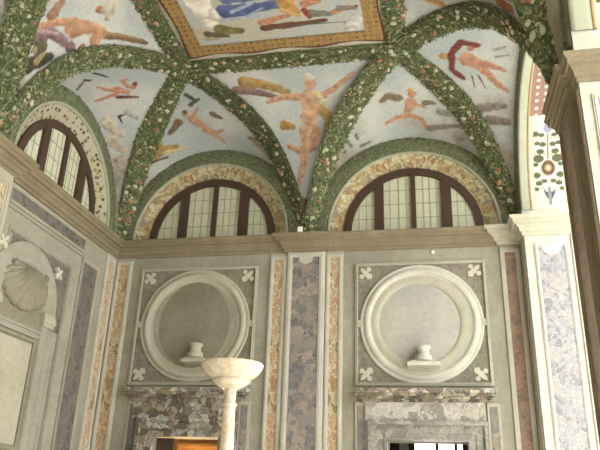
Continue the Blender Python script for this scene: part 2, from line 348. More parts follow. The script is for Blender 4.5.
# ------------------------------------------------------------------ roundel panels on the end wall
FLEUR = [(.0, .09), (.022, .055), (.018, .02), (.05, .045), (.075, .03), (.07, .0), (.045, -.005), (.03, .008), (.022, -.01), (.035, -.045), (.0, -.07)]
def fleur(mb, fn, u, z, ang, s=1.0, d=.03):
    pts = FLEUR + [(-x, y) for x, y in reversed(FLEUR[1:-1])]
    ca, sa = math.cos(ang), math.sin(ang)
    mb.prism([(u+s*(x*ca-y*sa), z+s*(x*sa+y*ca)) for x, y in pts], fn, 0, d)
def roundel(cx, cz, half, ztop, zbot, rx, dish, lab, plab, inner, px=.02, ps=1.0):
    t = thing('roundel_panel', lab, 'roundel', (cx, 0, zbot), 'roundel panels on the end wall')
    mb = MB(); frame(mb, back, cx-half-.05, cx+half+.05, zbot-.05, ztop+.05, .05, .035); frame(mb, back, cx-half-.02, cx+half+.02, zbot-.02, ztop+.02, .015, .05)
    mb.build('square_frame', M['stucco_light'], t)
    mb = MB(); pbox(mb, back, cx-half, cx+half, 0, .012, zbot, ztop); mb.build('flecked_ground', M['grey_panel'], t)
    mb = MB()
    prof = [(1.035, .0), (1.035, .03), (1.01, .04), (.985, .03), (.97, .03), (.955, .055), (.91, .065), (.88, .055), (.865, .035), (inner+.03, .03), (inner, .02)]
    mb.lathe(prof, (cx, cz), fn=back, n=96); mb.build('round_moulding', M['white'] if rx == 1 else M['stucco_light'], t)
    mb = MB(); mb.lathe([(inner+.01, .025), (inner*.75, .02), (inner*.4, .017), (.0, .016)], (cx, cz), fn=back, n=64, sx=rx); mb.build('dish', dish, t)
    if rx == 1:
        mb = MB(); mb.lathe([(inner+.01, .028), (inner*.93, .036), (inner*.84, .030), (inner*.83, .018)], (cx-.03, cz), fn=back, n=72, sx=.99); mb.build('inner_moulding', M['stucco_light'], t)
    for q in (-1, 1):
        mb = MB(); pbox(mb, back, cx+q*1.0, cx+q*(half+.03), .012, .04, cz-.06, cz+.06); mb.build('side_tab', M['stucco_light'], t)
    if rx < 1:
        mb = MB()
        rows = [[back(cx+s*inner*math.cos(a), .03, cz+inner*math.sin(a)) for a in [2*PI*k/96 for k in range(97)]] for s in (1.0, rx*.995)]
        mb.grid(rows); mb.build('inner_reveal', M['stucco'], t)
    base = cz-inner*.93
    mb = MB(); u = cx+px
    mb.lathe([(.0, base+.34), (.115, base+.34), (.125, base+.32), (.125, base+.30), (.095, base+.285), (.10, base+.20), (.14, base+.17), (.145, base+.09)], (u, -.15), n=28)
    pbox(mb, back, u-.26*ps, u+.26*ps, .02, .29, base, base+.06); pbox(mb, back, u-.20*ps, u+.20*ps, .02, .25, base+.06, base+.095)
    o = mb.build('bust_plinth', M['white'] if rx == 1 else M['stucco_light'], t); o['label'] = plab
    for sx in (-1, 1):
        for sz, zc in ((1, ztop), (-1, zbot)):
            mb = MB(); fleur(mb, back, cx+sx*(half-.155), zc-sz*.15, math.atan2(-sx, sz) if sz > 0 else math.atan2(-sx, sz), 1.75)
            mb.build('fleur_ornament', M['fleur'], t)
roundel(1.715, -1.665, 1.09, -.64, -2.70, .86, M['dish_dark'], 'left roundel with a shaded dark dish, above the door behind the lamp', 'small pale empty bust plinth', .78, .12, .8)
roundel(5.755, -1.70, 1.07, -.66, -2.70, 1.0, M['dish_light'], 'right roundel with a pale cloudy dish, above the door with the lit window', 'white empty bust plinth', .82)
# flat raised field borders between the pilasters
# ------------------------------------------------------------------ door surrounds
def surround(cx, oL, oR, lab, m1, m2):
    t = thing('door_surround', lab, 'door surround', (cx, 0, FLOOR), 'marble door surrounds')
    h = 1.13
    mb = MB()
    for d, z0, z1, w in ((.24, -2.89, -2.82, h), (.20, -2.93, -2.89, h-.03), (.13, -2.97, -2.93, h-.08), (.08, -3.02, -2.97, h-.13)):
        pbox(mb, back, cx-w, cx+w, 0, d, z0, z1)
    mb.build('lintel_cornice', m1, t)
    mb = MB(); pbox(mb, back, cx-h+.18, cx+h-.18, 0, .07, -3.31, -3.02); mb.build('frieze', m2, t)
    mb = MB()
    for w0, w1, d in ((.0, .05, .06), (.05, .12, .045), (.12, .25, .06), (.25, .31, .11)):
        frame(mb, back, oL-w1, oR+w1, FLOOR, -3.61+w1*.96, w1-w0, d, bottom=False)
    mb.build('architrave', M['doorband'] if m2 is M['doorgrey'] else m2, t)
    for s in (-1, 1):
        c = (oL-.42) if s < 0 else (oR+.42)
        mb = MB(); pbox(mb, back, c-.10, c+.10, 0, .03, FLOOR, -3.02); o = mb.build('side_strip', M['stucco_light'], t)
        mb = MB(); pbox(mb, back, c-.06, c+.06, 0, .042, FLOOR, -3.08); mb.build('side_inlay', M['slate'] if s < 0 and cx < 3 else M['purple'], t)
    return t
surround(1.70, 1.17, 2.34, 'dark mottled marble door surround below the left roundel', M['door'], M['door'])
surround(5.755, 5.16, 6.42, 'pale mottled marble door surround below the right roundel', M['door'], M['doorgrey'])

# rooms beyond the doors
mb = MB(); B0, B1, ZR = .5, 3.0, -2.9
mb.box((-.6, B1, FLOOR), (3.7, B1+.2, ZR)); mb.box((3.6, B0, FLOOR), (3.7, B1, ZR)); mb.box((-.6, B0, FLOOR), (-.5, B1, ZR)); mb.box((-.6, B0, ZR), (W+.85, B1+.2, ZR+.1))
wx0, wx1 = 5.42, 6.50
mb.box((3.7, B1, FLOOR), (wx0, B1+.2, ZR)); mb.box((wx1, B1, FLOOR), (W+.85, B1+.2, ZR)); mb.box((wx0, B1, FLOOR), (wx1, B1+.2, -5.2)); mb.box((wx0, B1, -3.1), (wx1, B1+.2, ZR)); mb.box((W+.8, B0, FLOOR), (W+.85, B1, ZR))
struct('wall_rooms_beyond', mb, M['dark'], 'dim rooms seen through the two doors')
w = thing('window_5', 'bright window with dark mullions seen through the right door', None, (5.9, B1, -5.2)); w['kind'] = 'structure'
fnb = lambda u, d, z: (u, B1+.1-d, z)
mb = MB(); frame(mb, fnb, wx0, wx1, -5.2, -3.1, .07, .06); mb.build('window_frame', M['brown'], w)
for u in (5.93, 6.30):
    mb = MB(); pbox(mb, fnb, u-.03, u+.03, 0, .06, -5.13, -3.17); mb.build('mullion', M['brown'], w)
mb = MB(); pbox(mb, fnb, wx0+.07, wx1-.07, .02, .025, -5.13, -3.17); mb.build('pane', M['glass'], w)
t = thing('window_shutter', 'pale grey folded shutter beside the window beyond the right door', 'shutter', (5.25, B1-.1, FLOOR+.9))
mb = MB(); mb.box((5.19, B1-.06, FLOOR+.9), (5.37, B1-.01, -3.1)); mb.build('leaf', M['stucco_light'], t)
t = thing('wooden_screen', 'honey-coloured wooden panelling glimpsed through the left door', 'wood panelling', (1.6, 1.0, FLOOR))
mb = MB(); mb.box((1.08, .75, FLOOR), (2.4, .80, -3.30)); mb.build('board', M['wood'], t)
mb = MB(); mb.box((1.34, .70, -3.72), (2.4, .75, -3.66)); mb.box((1.34, .70, FLOOR), (1.40, .75, -3.72)); mb.build('raised_rail', M['wood'], t)
t = thing('folded_door', 'dark wooden door leaf folded open at the left side of the left doorway', 'door leaf', (1.34, .12, FLOOR))
mb = MB(); mb.box((1.19, .10, FLOOR+.01), (1.50, .14, -3.63)); mb.build('leaf', M['brown'], t)
mb = MB(); frame(mb, jambp(.10), 1.22, 1.47, -5.0, -3.68, .04, .012); mb.build('raised_frame', M['brown'], t)

# ------------------------------------------------------------------ left wall niche
t = thing('shell_niche', 'arched grey niche with a scallop shell on the left wall', 'niche', (0, -2.65, -4.2))
NC, NZ = -2.72, -1.98
mb = MB(); frame(mb, left, -3.66, -1.24, -6.0, -.72, .36, .03); frame(mb, left, -3.66, -1.24, -6.0, -.72, .05, .06); frame(mb, left, -3.36, -1.54, -5.64, -1.02, .04, .045)
mb.build('panel_frame', M['stucco'], t)
mb = MB(); pbox(mb, left, -3.2, -1.60, 0, .012, -2.2, -1.1); mb.build('spandrel_ground', M['slate'], t)
mb = MB()
prof = [(.90, .012), (.90, .05), (.87, .07), (.84, .05), (.82, .05), (.72, .075), (.70, .06), (.64, .055), (.60, .075), (.575, .06), (.56, .02)]
rows = [[left(NC+r*math.cos(a), d, NZ+r*math.sin(a)) for a in [PI*k/48 for k in range(49)]] for r, d in prof]
mb.grid(rows)
for s in (-1, 1):
    rows = [[left(NC+s*r, d, z) for z in (NZ, -6.0)] for r, d in prof]; mb.grid(rows, smooth=False)
mb.build('arch_surround', M['stucco'], t)
mb = MB(); mb.prism(arc(NC, NZ, .57, 0, PI, 30)+[(NC-.57, -6.0), (NC+.57, -6.0)], left, 0, .018); mb.build('niche_back', M['shell'], t)
for s in (-1, 1):
    mb = MB(); pbox(mb, left, NC+s*.54, NC+s*.88, .02, .10, -2.14, -2.05); pbox(mb, left, NC+s*.56, NC+s*.86, .02, .085, -2.20, -2.0); mb.build('impost', M['stucco_light'], t)
mb = MB(); rows = []; NR = 13; SZ, SH, SW = -1.74, .34, .54
for j in range(13):
    f = j/12; row = []
    for k in range(NR*8+1):
        a = -2.55+5.1*k/(NR*8); rib = abs(math.sin(PI*k/8)); e = 1+.07*rib*f
        ey, ez = SW*math.sin(a)*e, SZ-SH*math.cos(a)*e; hz = SZ+SH*.86
        row.append(left(NC+ey*f, .025+.10*math.sin(PI*min(f, .97)*.9)*.8+.035*rib*math.sin(PI*min(1, f*.8+.1)), hz+(ez-hz)*f))
    rows.append(row)
mb.grid(rows); mb.grid([rows[-1], [(.018, p[1], p[2]) for p in rows[-1]]])
for s in (-1, 1):
    mb.lathe([(.0, .14), (.03, .14), (.055, .11), (.06, .03)], (NC+s*.40, -1.50), fn=left, n=18)
mb.build('scallop_shell', M['shell'], t)
mb = MB(); pbox(mb, left, NC-.56, NC+.56, .018, .05, -2.42, -2.34); pbox(mb, left, NC-.56, NC+.56, .018, .07, -2.34, -2.30); mb.build('ledge_moulding', M['stucco'], t)
mb = MB(); pbox(mb, left, NC-.45, NC+.45, .018, .03, -3.95, -2.52); mb.build('blind_panel', M['stucco_light'], t)
mb = MB(); frame(mb, off(left, .018), NC-.51, NC+.51, -4.02, -2.44, .05, .03); mb.build('blind_panel_frame', M['shell'], t)
for s in (-1, 1):
    mb = MB(); fleur(mb, left, NC+s*(.78 if s > 0 else .70), -1.30, -s*.78, 1.5, .062); mb.build('fleur_ornament', M['fleur'], t)

# ------------------------------------------------------------------ lunette windows
def lunette(idx, fn, cx, cz, lab, bandmat, cream=False, depth=.17):
    t = thing('window_%d' % idx, lab, None, fn(cx, -depth, cz)); t['kind'] = 'structure'
    f0 = off(fn, -depth)
    N = 48
    mb = MB(); ri, ro = RW_-.13, RW_+.01
    a = arc(cx, cz, ro, 0, PI, N); b = arc(cx, cz, ri, PI, 0, N)
    for i in range(N):
        q = [a[i], a[i+1], b[N-i-1], b[N-i]]
        mb.prism(q, f0, -.02, .05)
    pbox(mb, f0, cx-ro, cx-ri, -.02, .05, cz-.15, cz); pbox(mb, f0, cx+ri, cx+ro, -.02, .05, cz-.15, cz)
    mb.build('arched_frame', M['brown'], t)
    for u, w in ((-.60, .085), (.03, .045), (.62, .095)):
        h = math.sqrt(ri*ri-u*u)+.02
        mb = MB(); pbox(mb, f0, cx+u-w, cx+u+w, -.02, .06, cz-.15, cz+h); mb.build('mullion', M['brown'], t)
    mb = MB()
    pts = arc(cx, cz, ri+.01, 0, PI, N)+[(cx-ri-.01, cz-.15), (cx+ri+.01, cz-.15)]
    mb.prism(pts, f0, -.015, 0.0)
    for u in (-.98, -.84, -.40, -.24, -.10, .21, .33, .45, .82, .96):
        h = math.sqrt(max(0, ri*ri-u*u)); pbox(mb, f0, cx+u-.007, cx+u+.007, 0, .008, cz-.15, cz+h, 1)
    for z in (-.01, .27, .55, .83):
        h = math.sqrt(ri*ri-z*z); pbox(mb, f0, cx-h, cx+h, 0, .008, cz+z-.007, cz+z+.007, 1)
    mb.build('leaded_pane', [M['glass_pane'], M['lead']], t)
    # splayed painted reveal
    mb = MB(); rows = []
    for f in [i/5 for i in range(6)]:
        r = RW_-.0+(RO-RW_)*f
        row = [fn(cx+r, -depth*(1-f), cz-.12)]+[fn(cx+r*math.cos(PI*k/N), -depth*(1-f), cz+r*math.sin(PI*k/N)) for k in range(N+1)]+[fn(cx-r, -depth*(1-f), cz-.12)]
        rows.append(row)
    mb.grid(rows); o = mb.build('painted_reveal', bandmat, t)
    mb = MB(); pbox(mb, fn, cx-RO, cx+RO, -.45, 0, -.12, -.06); mb.build('sill', M['cornice'], t)
    return t
lunette(1, back, *LUN_X[0], 'left lunette window of the end wall with brown mullions', M['band'])
lunette(2, back, *LUN_X[1], 'right lunette window of the end wall with brown mullions', M['band'])
lunette(3, left, *LUN_Y[0], 'lunette window of the left wall seen at an angle', M['cream'])
lunette(4, left, *LUN_Y[1], 'second lunette window of the left wall', M['cream'])

# ------------------------------------------------------------------ vault geometry
HV = 2.55
TP = [(0, -.06), (.03, .2), (.06, .42), (.1, .70), (.15, .98), (.2, 1.22), (.3, 1.62), (.4, 1.88), (.5, 2.07), (.6, 2.22), (.8, 2.43), (1.0, HV)]
def zp(t):
    t = max(0, min(1, t))
    for (a, za), (b, zb) in zip(TP, TP[1:]):
        if t <= b: return za+(zb-za)*(t-a)/(b-a)
    return HV
tv = np.linspace(0, 1, 81); zv = np.array([zp(x) for x in tv])
for _ in range(12): zv[1:-1] = (zv[:-2]+2*zv[1:-1]+zv[2:])/4
def zprof(t): return float(np.interp(t, tv, zv))
def tof(z): return float(np.interp(z, zv, tv))
XA, XB, YA = 1.75, 5.54, -1.88
APX = {'A': (XA, YA), 'B': (XB, YA), 'A2': (XA, -6.0), 'B2': (XB, -6.6)}
groins = {   # springer -> apex in plan
    'cL': ((3.75, 0), APX['A']), 'cR': ((3.75, 0), APX['B']), 'kL': ((0, 0), APX['A']), 'kR': ((W, 0), APX['B']),
    'l1': ((0, -4.1), APX['A']), 'l2': ((0, -4.1), APX['A2']), 'r1': ((W, -4.4), APX['B']), 'r2': ((W, -4.4), APX['B2']),
    'l3': ((0, -2*BAY), APX['A2']), 'r3': ((W, -9.0), APX['B2'])}
def gp(g, t):
    (a, b), (c, d) = groins[g]
    return Vector((a+(c-a)*t, b+(d-b)*t, zprof(t)))
RG = 1.84            # outer radius of the leafy ring round each lunette
def web(fn, cx, cz, gL, gR, n=200, m=70, RG=RG):
    """ruled vault web from the lunette arch to the two groins; returns grid of points"""
    rows = []
    for i in range(n+1):
        th = PI*i/n
        A = Vector(fn(cx-RG*math.cos(th), 0.0, cz+RG*math.sin(th)))
        s = math.sin(th)
        g = gL if th <= PI/2 else gR
        t = tof(-.06+(HV+.06)*s**1.15)
        if s > .9995: t = 1.0
        G = gp(g, t)
        rows.append([A.lerp(G, j/m)+Vector((0, 0, .02*math.sin(PI*j/m)*s)) for j in range(m+1)])
    return rows
def spandrel(gL, gR, n=150, m=110):
    rows = []
    for i in range(n+1):
        t = i/n; a, b = gp(gL, t), gp(gR, t)
        rows.append([a.lerp(b, j/m) for j in range(m+1)])
    return rows

# painted strokes, in room coordinates: (panel, colour, radius, [points])
STROKES = []
#STROKES_BEGIN
STROKES = [
('wBL',(128,104,78),0.086,[(1.302,-0.784,2.136),(1.07,-0.622,2.004)]),
('wBL',(128,104,78),0.060,[(1.989,-0.866,2.206),(2.144,-0.774,2.161)]),
('wBL',(196,150,118),0.112,[(1.598,-0.767,2.166),(1.75,-0.604,2.117)]),
('wBL',(200,156,124),0.087,[(1.492,-0.875,2.198)]),
('wBL',(120,80,50),0.061,[(1.481,-0.967,2.232)]),
('wBL',(196,150,118),0.044,[(1.599,-0.835,2.192),(1.762,-1.038,2.273)]),
('wBL',(190,142,110),0.057,[(1.776,-0.555,2.099),(1.942,-0.425,2.05),(2.107,-0.497,2.062)]),
('wBL',(196,150,118),0.058,[(1.743,-0.512,2.082),(1.943,-0.354,2.023),(2.047,-0.21,1.961)]),
('wBL',(70,76,64),0.048,[(1.618,-1.326,2.366),(1.765,-1.173,2.32)]),
('wBL',(84,90,72),0.044,[(1.624,-1.103,2.289),(1.836,-1.212,2.333)]),
('wBL',(172,136,72),0.105,[(0.635,-0.361,1.621),(0.884,-0.35,1.789),(1.097,-0.328,1.876)]),
('wBL',(172,136,72),0.075,[(0.814,-0.562,1.856),(0.85,-0.369,1.781)]),
('wBL',(214,190,130),0.042,[(0.867,-0.296,1.752),(1.264,-0.214,1.881)]),
('wBL',(96,66,40),0.038,[(0.562,-0.307,1.52),(0.895,-0.195,1.714)]),
('wBL',(168,150,134),0.101,[(2.746,-0.353,1.829),(2.922,-0.221,1.668),(3.049,-0.046,1.489)]),
('wBL',(150,134,112),0.060,[(2.634,-0.401,1.898),(2.884,-0.418,1.782)]),
('wBL',(186,170,150),0.050,[(2.803,-0.246,1.751),(2.947,-0.15,1.617)]),
('wBL',(120,128,108),0.050,[(3.246,-0.191,1.358)]),
('wBR',(130,112,84),0.088,[(5.507,-0.896,2.222),(5.333,-0.964,2.236),(5.218,-0.878,2.196)]),
('wBR',(196,150,116),0.106,[(5.734,-0.794,2.182),(5.651,-0.583,2.11)]),
('wBR',(190,142,106),0.086,[(5.759,-0.962,2.24)]),
('wBR',(200,160,100),0.061,[(5.728,-1.047,2.271)]),
('wBR',(196,150,116),0.040,[(5.804,-0.772,2.169),(5.996,-0.668,2.112)]),
('wBR',(196,150,116),0.059,[(5.628,-0.497,2.079),(5.481,-0.492,2.073),(5.253,-0.406,2.015)]),
('wBR',(190,142,110),0.059,[(5.719,-0.493,2.074),(5.897,-0.43,2.033),(5.999,-0.219,1.936)]),
('wBR',(124,120,100),0.065,[(5.981,-0.771,2.153),(6.14,-0.787,2.129)]),
('wBR',(110,120,100),0.043,[(4.532,-0.326,1.71),(4.591,-0.188,1.675)]),
('wBR',(100,112,94),0.039,[(4.687,-0.369,1.823),(4.714,-0.275,1.79)]),
('wBR',(120,128,108),0.048,[(4.771,-0.102,1.731),(4.925,-0.11,1.802)]),
('wBR',(96,110,110),0.039,[(4.457,-0.184,1.579)]),
('wBR',(150,146,134),0.077,[(6.241,-0.618,2.037),(6.72,-0.673,1.838)]),
('wBR',(170,166,152),0.095,[(6.348,-0.842,2.096)]),
('wBR',(132,126,116),0.068,[(6.054,-0.248,1.937),(6.587,-0.438,1.824)]),
('wBR',(150,142,128),0.078,[(6.622,-0.214,1.7)]),
('wL1',(110,60,70),0.047,[(0.531,-1.828,2.096),(0.817,-1.631,2.198)]),
('wL1',(196,144,112),0.088,[(0.572,-2.007,2.123),(0.721,-1.844,2.174)]),
('wL1',(190,134,100),0.074,[(0.84,-1.911,2.225)]),
('wL1',(120,70,50),0.054,[(0.898,-1.962,2.248)]),
('wL1',(196,144,112),0.050,[(0.548,-1.993,2.113),(0.451,-2.098,2.073),(0.37,-2.269,2.03)]),
('wL1',(190,138,106),0.051,[(0.531,-1.915,2.103),(0.338,-1.932,2.025),(0.184,-1.954,1.962)]),
('wL1',(190,134,100),0.037,[(0.77,-1.959,2.199),(0.752,-2.167,2.186),(0.869,-2.146,2.231)]),
('wL1',(64,66,70),0.025,[(0.078,-2.425,1.892),(0.313,-2.606,1.95),(0.389,-2.519,2.002)]),
('wL1',(64,66,70),0.034,[(0.313,-2.606,1.95),(0.353,-2.516,1.988)]),
('wL1',(64,66,70),0.030,[(0.514,-2.695,2.01),(0.606,-2.426,2.106)]),
('wL1',(64,70,76),0.026,[(0.379,-1.421,1.958),(0.372,-1.26,1.905)]),
('wL1',(64,70,76),0.030,[(0.394,-1.412,1.963),(0.513,-1.382,2.014)]),
('wL1',(196,186,164),0.122,[(0.143,-1.435,1.841),(0.206,-1.216,1.792),(0.302,-1.069,1.783)]),
('wL1',(186,172,148),0.124,[(0.138,-1.026,1.646),(0.22,-0.829,1.575)]),
('wL1',(170,158,136),0.104,[(0.151,-0.72,1.42),(0.177,-0.544,1.248)]),
('wL1',(176,178,172),0.081,[(0.544,-1.412,2.037),(0.647,-1.192,2.032)]),
('sB',(176,142,82),0.115,[(2.763,-1.5,2.423),(3.103,-1.435,2.391),(3.533,-1.261,2.294)]),
('sB',(140,110,104),0.077,[(2.598,-1.369,2.354),(3.069,-1.279,2.305),(3.384,-1.168,2.24)]),
('sB',(188,154,88),0.115,[(4.092,-0.94,2.065),(4.279,-0.824,1.951),(4.185,-0.675,1.772)]),
('sB',(176,134,70),0.089,[(3.389,-0.779,1.902),(3.555,-0.747,1.865)]),
('sB',(150,120,80),0.021,[(2.85,-1.474,2.41),(3.375,-0.805,1.931)]),
('sB',(196,154,122),0.077,[(3.755,-1.158,2.234),(3.443,-1.181,2.248),(3.148,-1.118,2.208)]),
('sB',(196,154,122),0.068,[(4.12,-1.132,2.217),(4.432,-1.278,2.304),(4.762,-1.492,2.419)]),
('sB',(200,158,124),0.182,[(3.933,-1.113,2.204),(3.922,-0.922,2.049)]),
('sB',(200,158,124),0.154,[(3.872,-0.844,1.973),(3.874,-0.732,1.848)]),
('sB',(196,152,118),0.108,[(3.962,-0.684,1.784),(3.923,-0.536,1.552)]),
('sB',(190,146,112),0.077,[(3.922,-0.528,1.536),(3.671,-0.493,1.467),(3.45,-0.551,1.579)]),
('sB',(200,158,124),0.120,[(3.793,-0.691,1.793),(3.77,-0.524,1.528)]),
('sB',(196,152,118),0.089,[(3.751,-0.524,1.529),(3.696,-0.384,1.228),(3.63,-0.295,1.006)]),
('sB',(190,146,112),0.058,[(3.629,-0.289,0.988),(3.606,-0.252,0.883)]),
('sB',(200,156,122),0.109,[(3.974,-1.366,2.353)]),
('sB',(206,196,170),0.090,[(3.976,-1.488,2.417)]),
('sB',(206,190,140),0.057,[(4.039,-1.205,2.262),(4.2,-1.05,2.157)]),
('sB',(150,132,110),0.134,[(3.672,-0.132,0.483)]),
('sB',(130,116,96),0.077,[(3.618,-0.173,0.63),(3.769,-0.161,0.587)]),
('sL',(190,150,122),0.115,[(0.559,-4.643,1.664),(0.74,-4.563,1.92)]),
('sL',(160,120,96),0.083,[(0.692,-4.299,1.861),(0.852,-4.36,2.043)]),
('sL',(150,132,118),0.114,[(0.142,-4.224,0.556),(0.126,-4.01,0.495)]),
('sL',(124,116,92),0.131,[(0.203,-4.129,0.781)]),
('sL',(96,92,66),0.150,[(0.469,-4.123,1.488)]),
('sL',(178,176,168),0.093,[(1.242,-2.56,2.335),(1.555,-2.482,2.483)]),
('sL',(72,68,50),0.133,[(0.278,-4.225,1.014),(0.471,-3.851,1.492)]),
('sL',(150,140,100),0.066,[(0.423,-4.172,1.384)]),
('sL',(152,140,96),0.057,[(0.382,-4.02,1.289),(0.454,-3.977,1.455)]),
('sL',(132,104,70),0.079,[(0.956,-3.469,2.139),(1.197,-3.165,2.308),(1.44,-2.799,2.442)]),
('sL',(160,134,96),0.036,[(1.03,-3.431,2.199),(1.354,-2.997,2.401)]),
('sL',(136,112,118),0.134,[(0.471,-4.391,1.492),(0.592,-4.133,1.717),(0.636,-3.83,1.783)]),
('sL',(124,96,102),0.104,[(0.644,-3.667,1.794)]),
('sL',(176,150,150),0.044,[(0.508,-4.376,1.571),(0.633,-4.0,1.78)]),
('sL',(194,146,114),0.156,[(0.795,-3.884,1.983),(0.969,-3.6,2.15)]),
('sL',(188,138,104),0.132,[(0.973,-3.473,2.153),(0.841,-3.376,2.031)]),
('sL',(190,140,106),0.076,[(0.844,-3.929,2.034),(0.674,-4.175,1.837),(0.544,-4.352,1.638)]),
('sL',(176,118,88),0.076,[(1.165,-3.868,2.289)]),
('sL',(196,188,166),0.130,[(1.263,-3.783,2.348)]),
('sL',(186,176,150),0.070,[(1.185,-3.642,2.301)]),
('sL',(150,110,80),0.088,[(0.728,-3.482,1.906)]),
('sR',(184,136,66),0.098,[(6.053,-3.269,2.365),(6.278,-3.247,2.243)]),
('sR',(150,92,60),0.087,[(6.953,-4.038,1.53),(7.089,-4.193,1.252)]),
('sR',(196,120,80),0.042,[(7.137,-4.335,1.142),(7.214,-4.336,0.948)]),
('sR',(170,130,100),0.056,[(7.014,-4.24,1.411),(7.148,-4.436,1.116)]),
('sR',(190,180,150),0.047,[(6.545,-3.482,2.043)]),
('wR1',(190,150,90),0.090,[(6.32,-1.845,2.351)]),
('wR1',(124,64,56),0.079,[(6.809,-2.227,2.227),(6.579,-2.265,2.283),(6.431,-1.916,2.326),(6.451,-1.536,2.277),(6.631,-1.409,2.186)]),
('wR1',(194,142,114),0.153,[(6.7,-1.853,2.244),(6.924,-1.743,2.162)]),
('wR1',(190,138,108),0.079,[(6.968,-1.799,2.156),(7.263,-1.743,2.047)]),
('wR1',(194,142,114),0.084,[(6.975,-1.644,2.127),(7.155,-1.453,2.004)]),
('wR1',(190,138,108),0.059,[(7.172,-1.438,1.992),(7.346,-1.363,1.887)]),
('wR1',(180,124,94),0.074,[(6.723,-2.1,2.255)]),
('wR1',(90,60,60),0.018,[(6.774,-1.487,2.158),(6.829,-1.255,2.069)]),
('wR1',(120,70,60),0.018,[(6.869,-1.532,2.137),(7.004,-1.289,2.009)]),
('wR1',(150,154,146),0.035,[(7.084,-2.157,2.153),(7.238,-2.272,2.106)]),
('wR1',(146,150,142),0.032,[(7.125,-1.998,2.131),(7.298,-2.087,2.086)]),
('wR1',(140,130,118),0.094,[(6.948,-0.932,1.862),(7.311,-1.1,1.765)]),
('wR1',(130,120,110),0.094,[(7.079,-0.794,1.693),(7.363,-0.887,1.574)]),
('tap',(176,166,140),0.161,[(2.292,-2.797,2.528),(2.606,-2.698,2.528)]),
('tap',(228,220,208),0.222,[(2.594,-3.615,2.528),(2.582,-3.296,2.528)]),
('tap',(222,214,200),0.140,[(2.618,-3.001,2.528)]),
('tap',(228,220,208),0.138,[(2.788,-3.217,2.528)]),
('tap',(84,100,146),0.153,[(2.959,-3.238,2.528),(3.353,-3.248,2.528),(3.812,-3.293,2.528)]),
('tap',(96,112,156),0.133,[(3.052,-3.545,2.528),(3.609,-3.503,2.528)]),
('tap',(160,172,200),0.040,[(3.053,-3.224,2.528),(3.382,-3.359,2.528),(3.609,-3.503,2.528)]),
('tap',(166,178,202),0.038,[(2.84,-3.065,2.528),(3.568,-3.074,2.528)]),
('tap',(150,164,194),0.034,[(3.279,-3.095,2.528),(3.545,-3.242,2.528)]),
('tap',(122,118,64),0.124,[(2.767,-2.828,2.528),(3.053,-2.759,2.528)]),
('tap',(110,100,72),0.071,[(2.506,-2.764,2.528),(2.821,-2.665,2.528)]),
('tap',(194,146,70),0.126,[(3.923,-3.298,2.528),(4.051,-3.071,2.528)]),
('tap',(190,134,98),0.077,[(3.459,-2.898,2.528),(3.704,-2.958,2.528),(3.913,-3.022,2.528)]),
('tap',(206,160,84),0.051,[(3.844,-3.15,2.528),(4.096,-2.97,2.528)]),
('tap',(112,76,58),0.076,[(3.461,-2.773,2.528),(4.027,-2.787,2.528),(4.471,-2.817,2.528)]),
('tap',(190,134,98),0.083,[(4.209,-3.231,2.528),(4.437,-3.286,2.528)]),
('tap',(122,124,108),0.093,[(4.295,-3.011,2.528),(4.571,-2.945,2.528)]),
('tap',(150,70,56),0.051,[(4.184,-3.098,2.528),(4.243,-2.9,2.528)]),
('tap',(190,134,98),0.067,[(4.639,-2.981,2.528),(4.9,-3.057,2.528)]),
('tap',(136,128,116),0.067,[(4.744,-3.058,2.528),(4.989,-3.02,2.528)]),
('tap',(150,90,76),0.044,[(4.994,-3.065,2.528)]),
('tap',(92,104,104),0.017,[(4.055,-2.758,2.528),(4.892,-2.729,2.528)]),
('tap',(186,140,104),0.052,[(4.788,-2.671,2.528),(4.9,-2.8,2.528)]),
('tap',(196,196,190),0.136,[(4.877,-2.609,2.528),(5.15,-3.087,2.528)])
]
#STROKES_END
def fbm(p, s, o=4):
    return noise.fractal(Vector(p)*s, 1.0, 2.0, o)
def paint_mesh(o, key, base):
    me = o.data; n = len(me.vertices)
    co = np.empty(n*3); me.vertices.foreach_get('co', co); co = co.reshape(-1, 3)+np.array(ORG[o.name])
    col = np.array([base(p) for p in co])
    for k, c, R, pts in STROKES:
        if k != key: continue
        P = np.array(pts); mn, mx = P.min(0)-R*1.4, P.max(0)+R*1.4
        idx = np.where(((co > mn) & (co < mx)).all(1))[0]
        if not len(idx): continue
        q = co[idx]; d = np.full(len(idx), 9.0); off_ = np.zeros((len(idx), 3)); rr = np.full(len(idx), R)
        segs = list(zip(P, P[1:])) if len(P) > 1 else [(P[0], P[0])]
        for si, (a, b) in enumerate(segs):
            ab = b-a; L = ab@ab
            tt = np.clip(((q-a)@ab)/L, 0, 1) if L > 0 else np.zeros(len(q))
            v = q-a-tt[:, None]*ab; dd = np.linalg.norm(v, axis=1); m_ = dd < d
            d[m_] = dd[m_]; off_[m_] = v[m_]
            if len(P) > 1: rr[m_] = (R*(1.12-.42*(si+tt)/len(segs)))[m_]
        wob = np.array([1+.30*noise.noise(Vector(p)*7)+.12*noise.noise(Vector(p)*19) for p in q]); d = d*wob
        al = np.clip((rr-d)/(.14*R+.006), 0, 1)[:, None]
        side = off_@np.array([.45, -.1, .8])/rr
        fold = np.array([noise.noise(Vector(p)*(1.3/max(R, .03))) for p in q])
        tone = (1.0+.36*np.clip(side, -1, 1)+.42*fold)[:, None]
        cc = np.array(alb(c, .84, .84))[None]*tone
        col[idx] = col[idx]*(1-al)+cc*al
    ca = me.color_attributes.new('Paint', 'FLOAT_COLOR', 'POINT')
    ca.data.foreach_set('color', np.concatenate([np.clip(col, 0, 1), np.ones((n, 1))], 1).ravel())
S1, S2, S3 = (np.array(alb(c)) for c in ((164, 174, 176), (186, 190, 184), (146, 138, 124)))
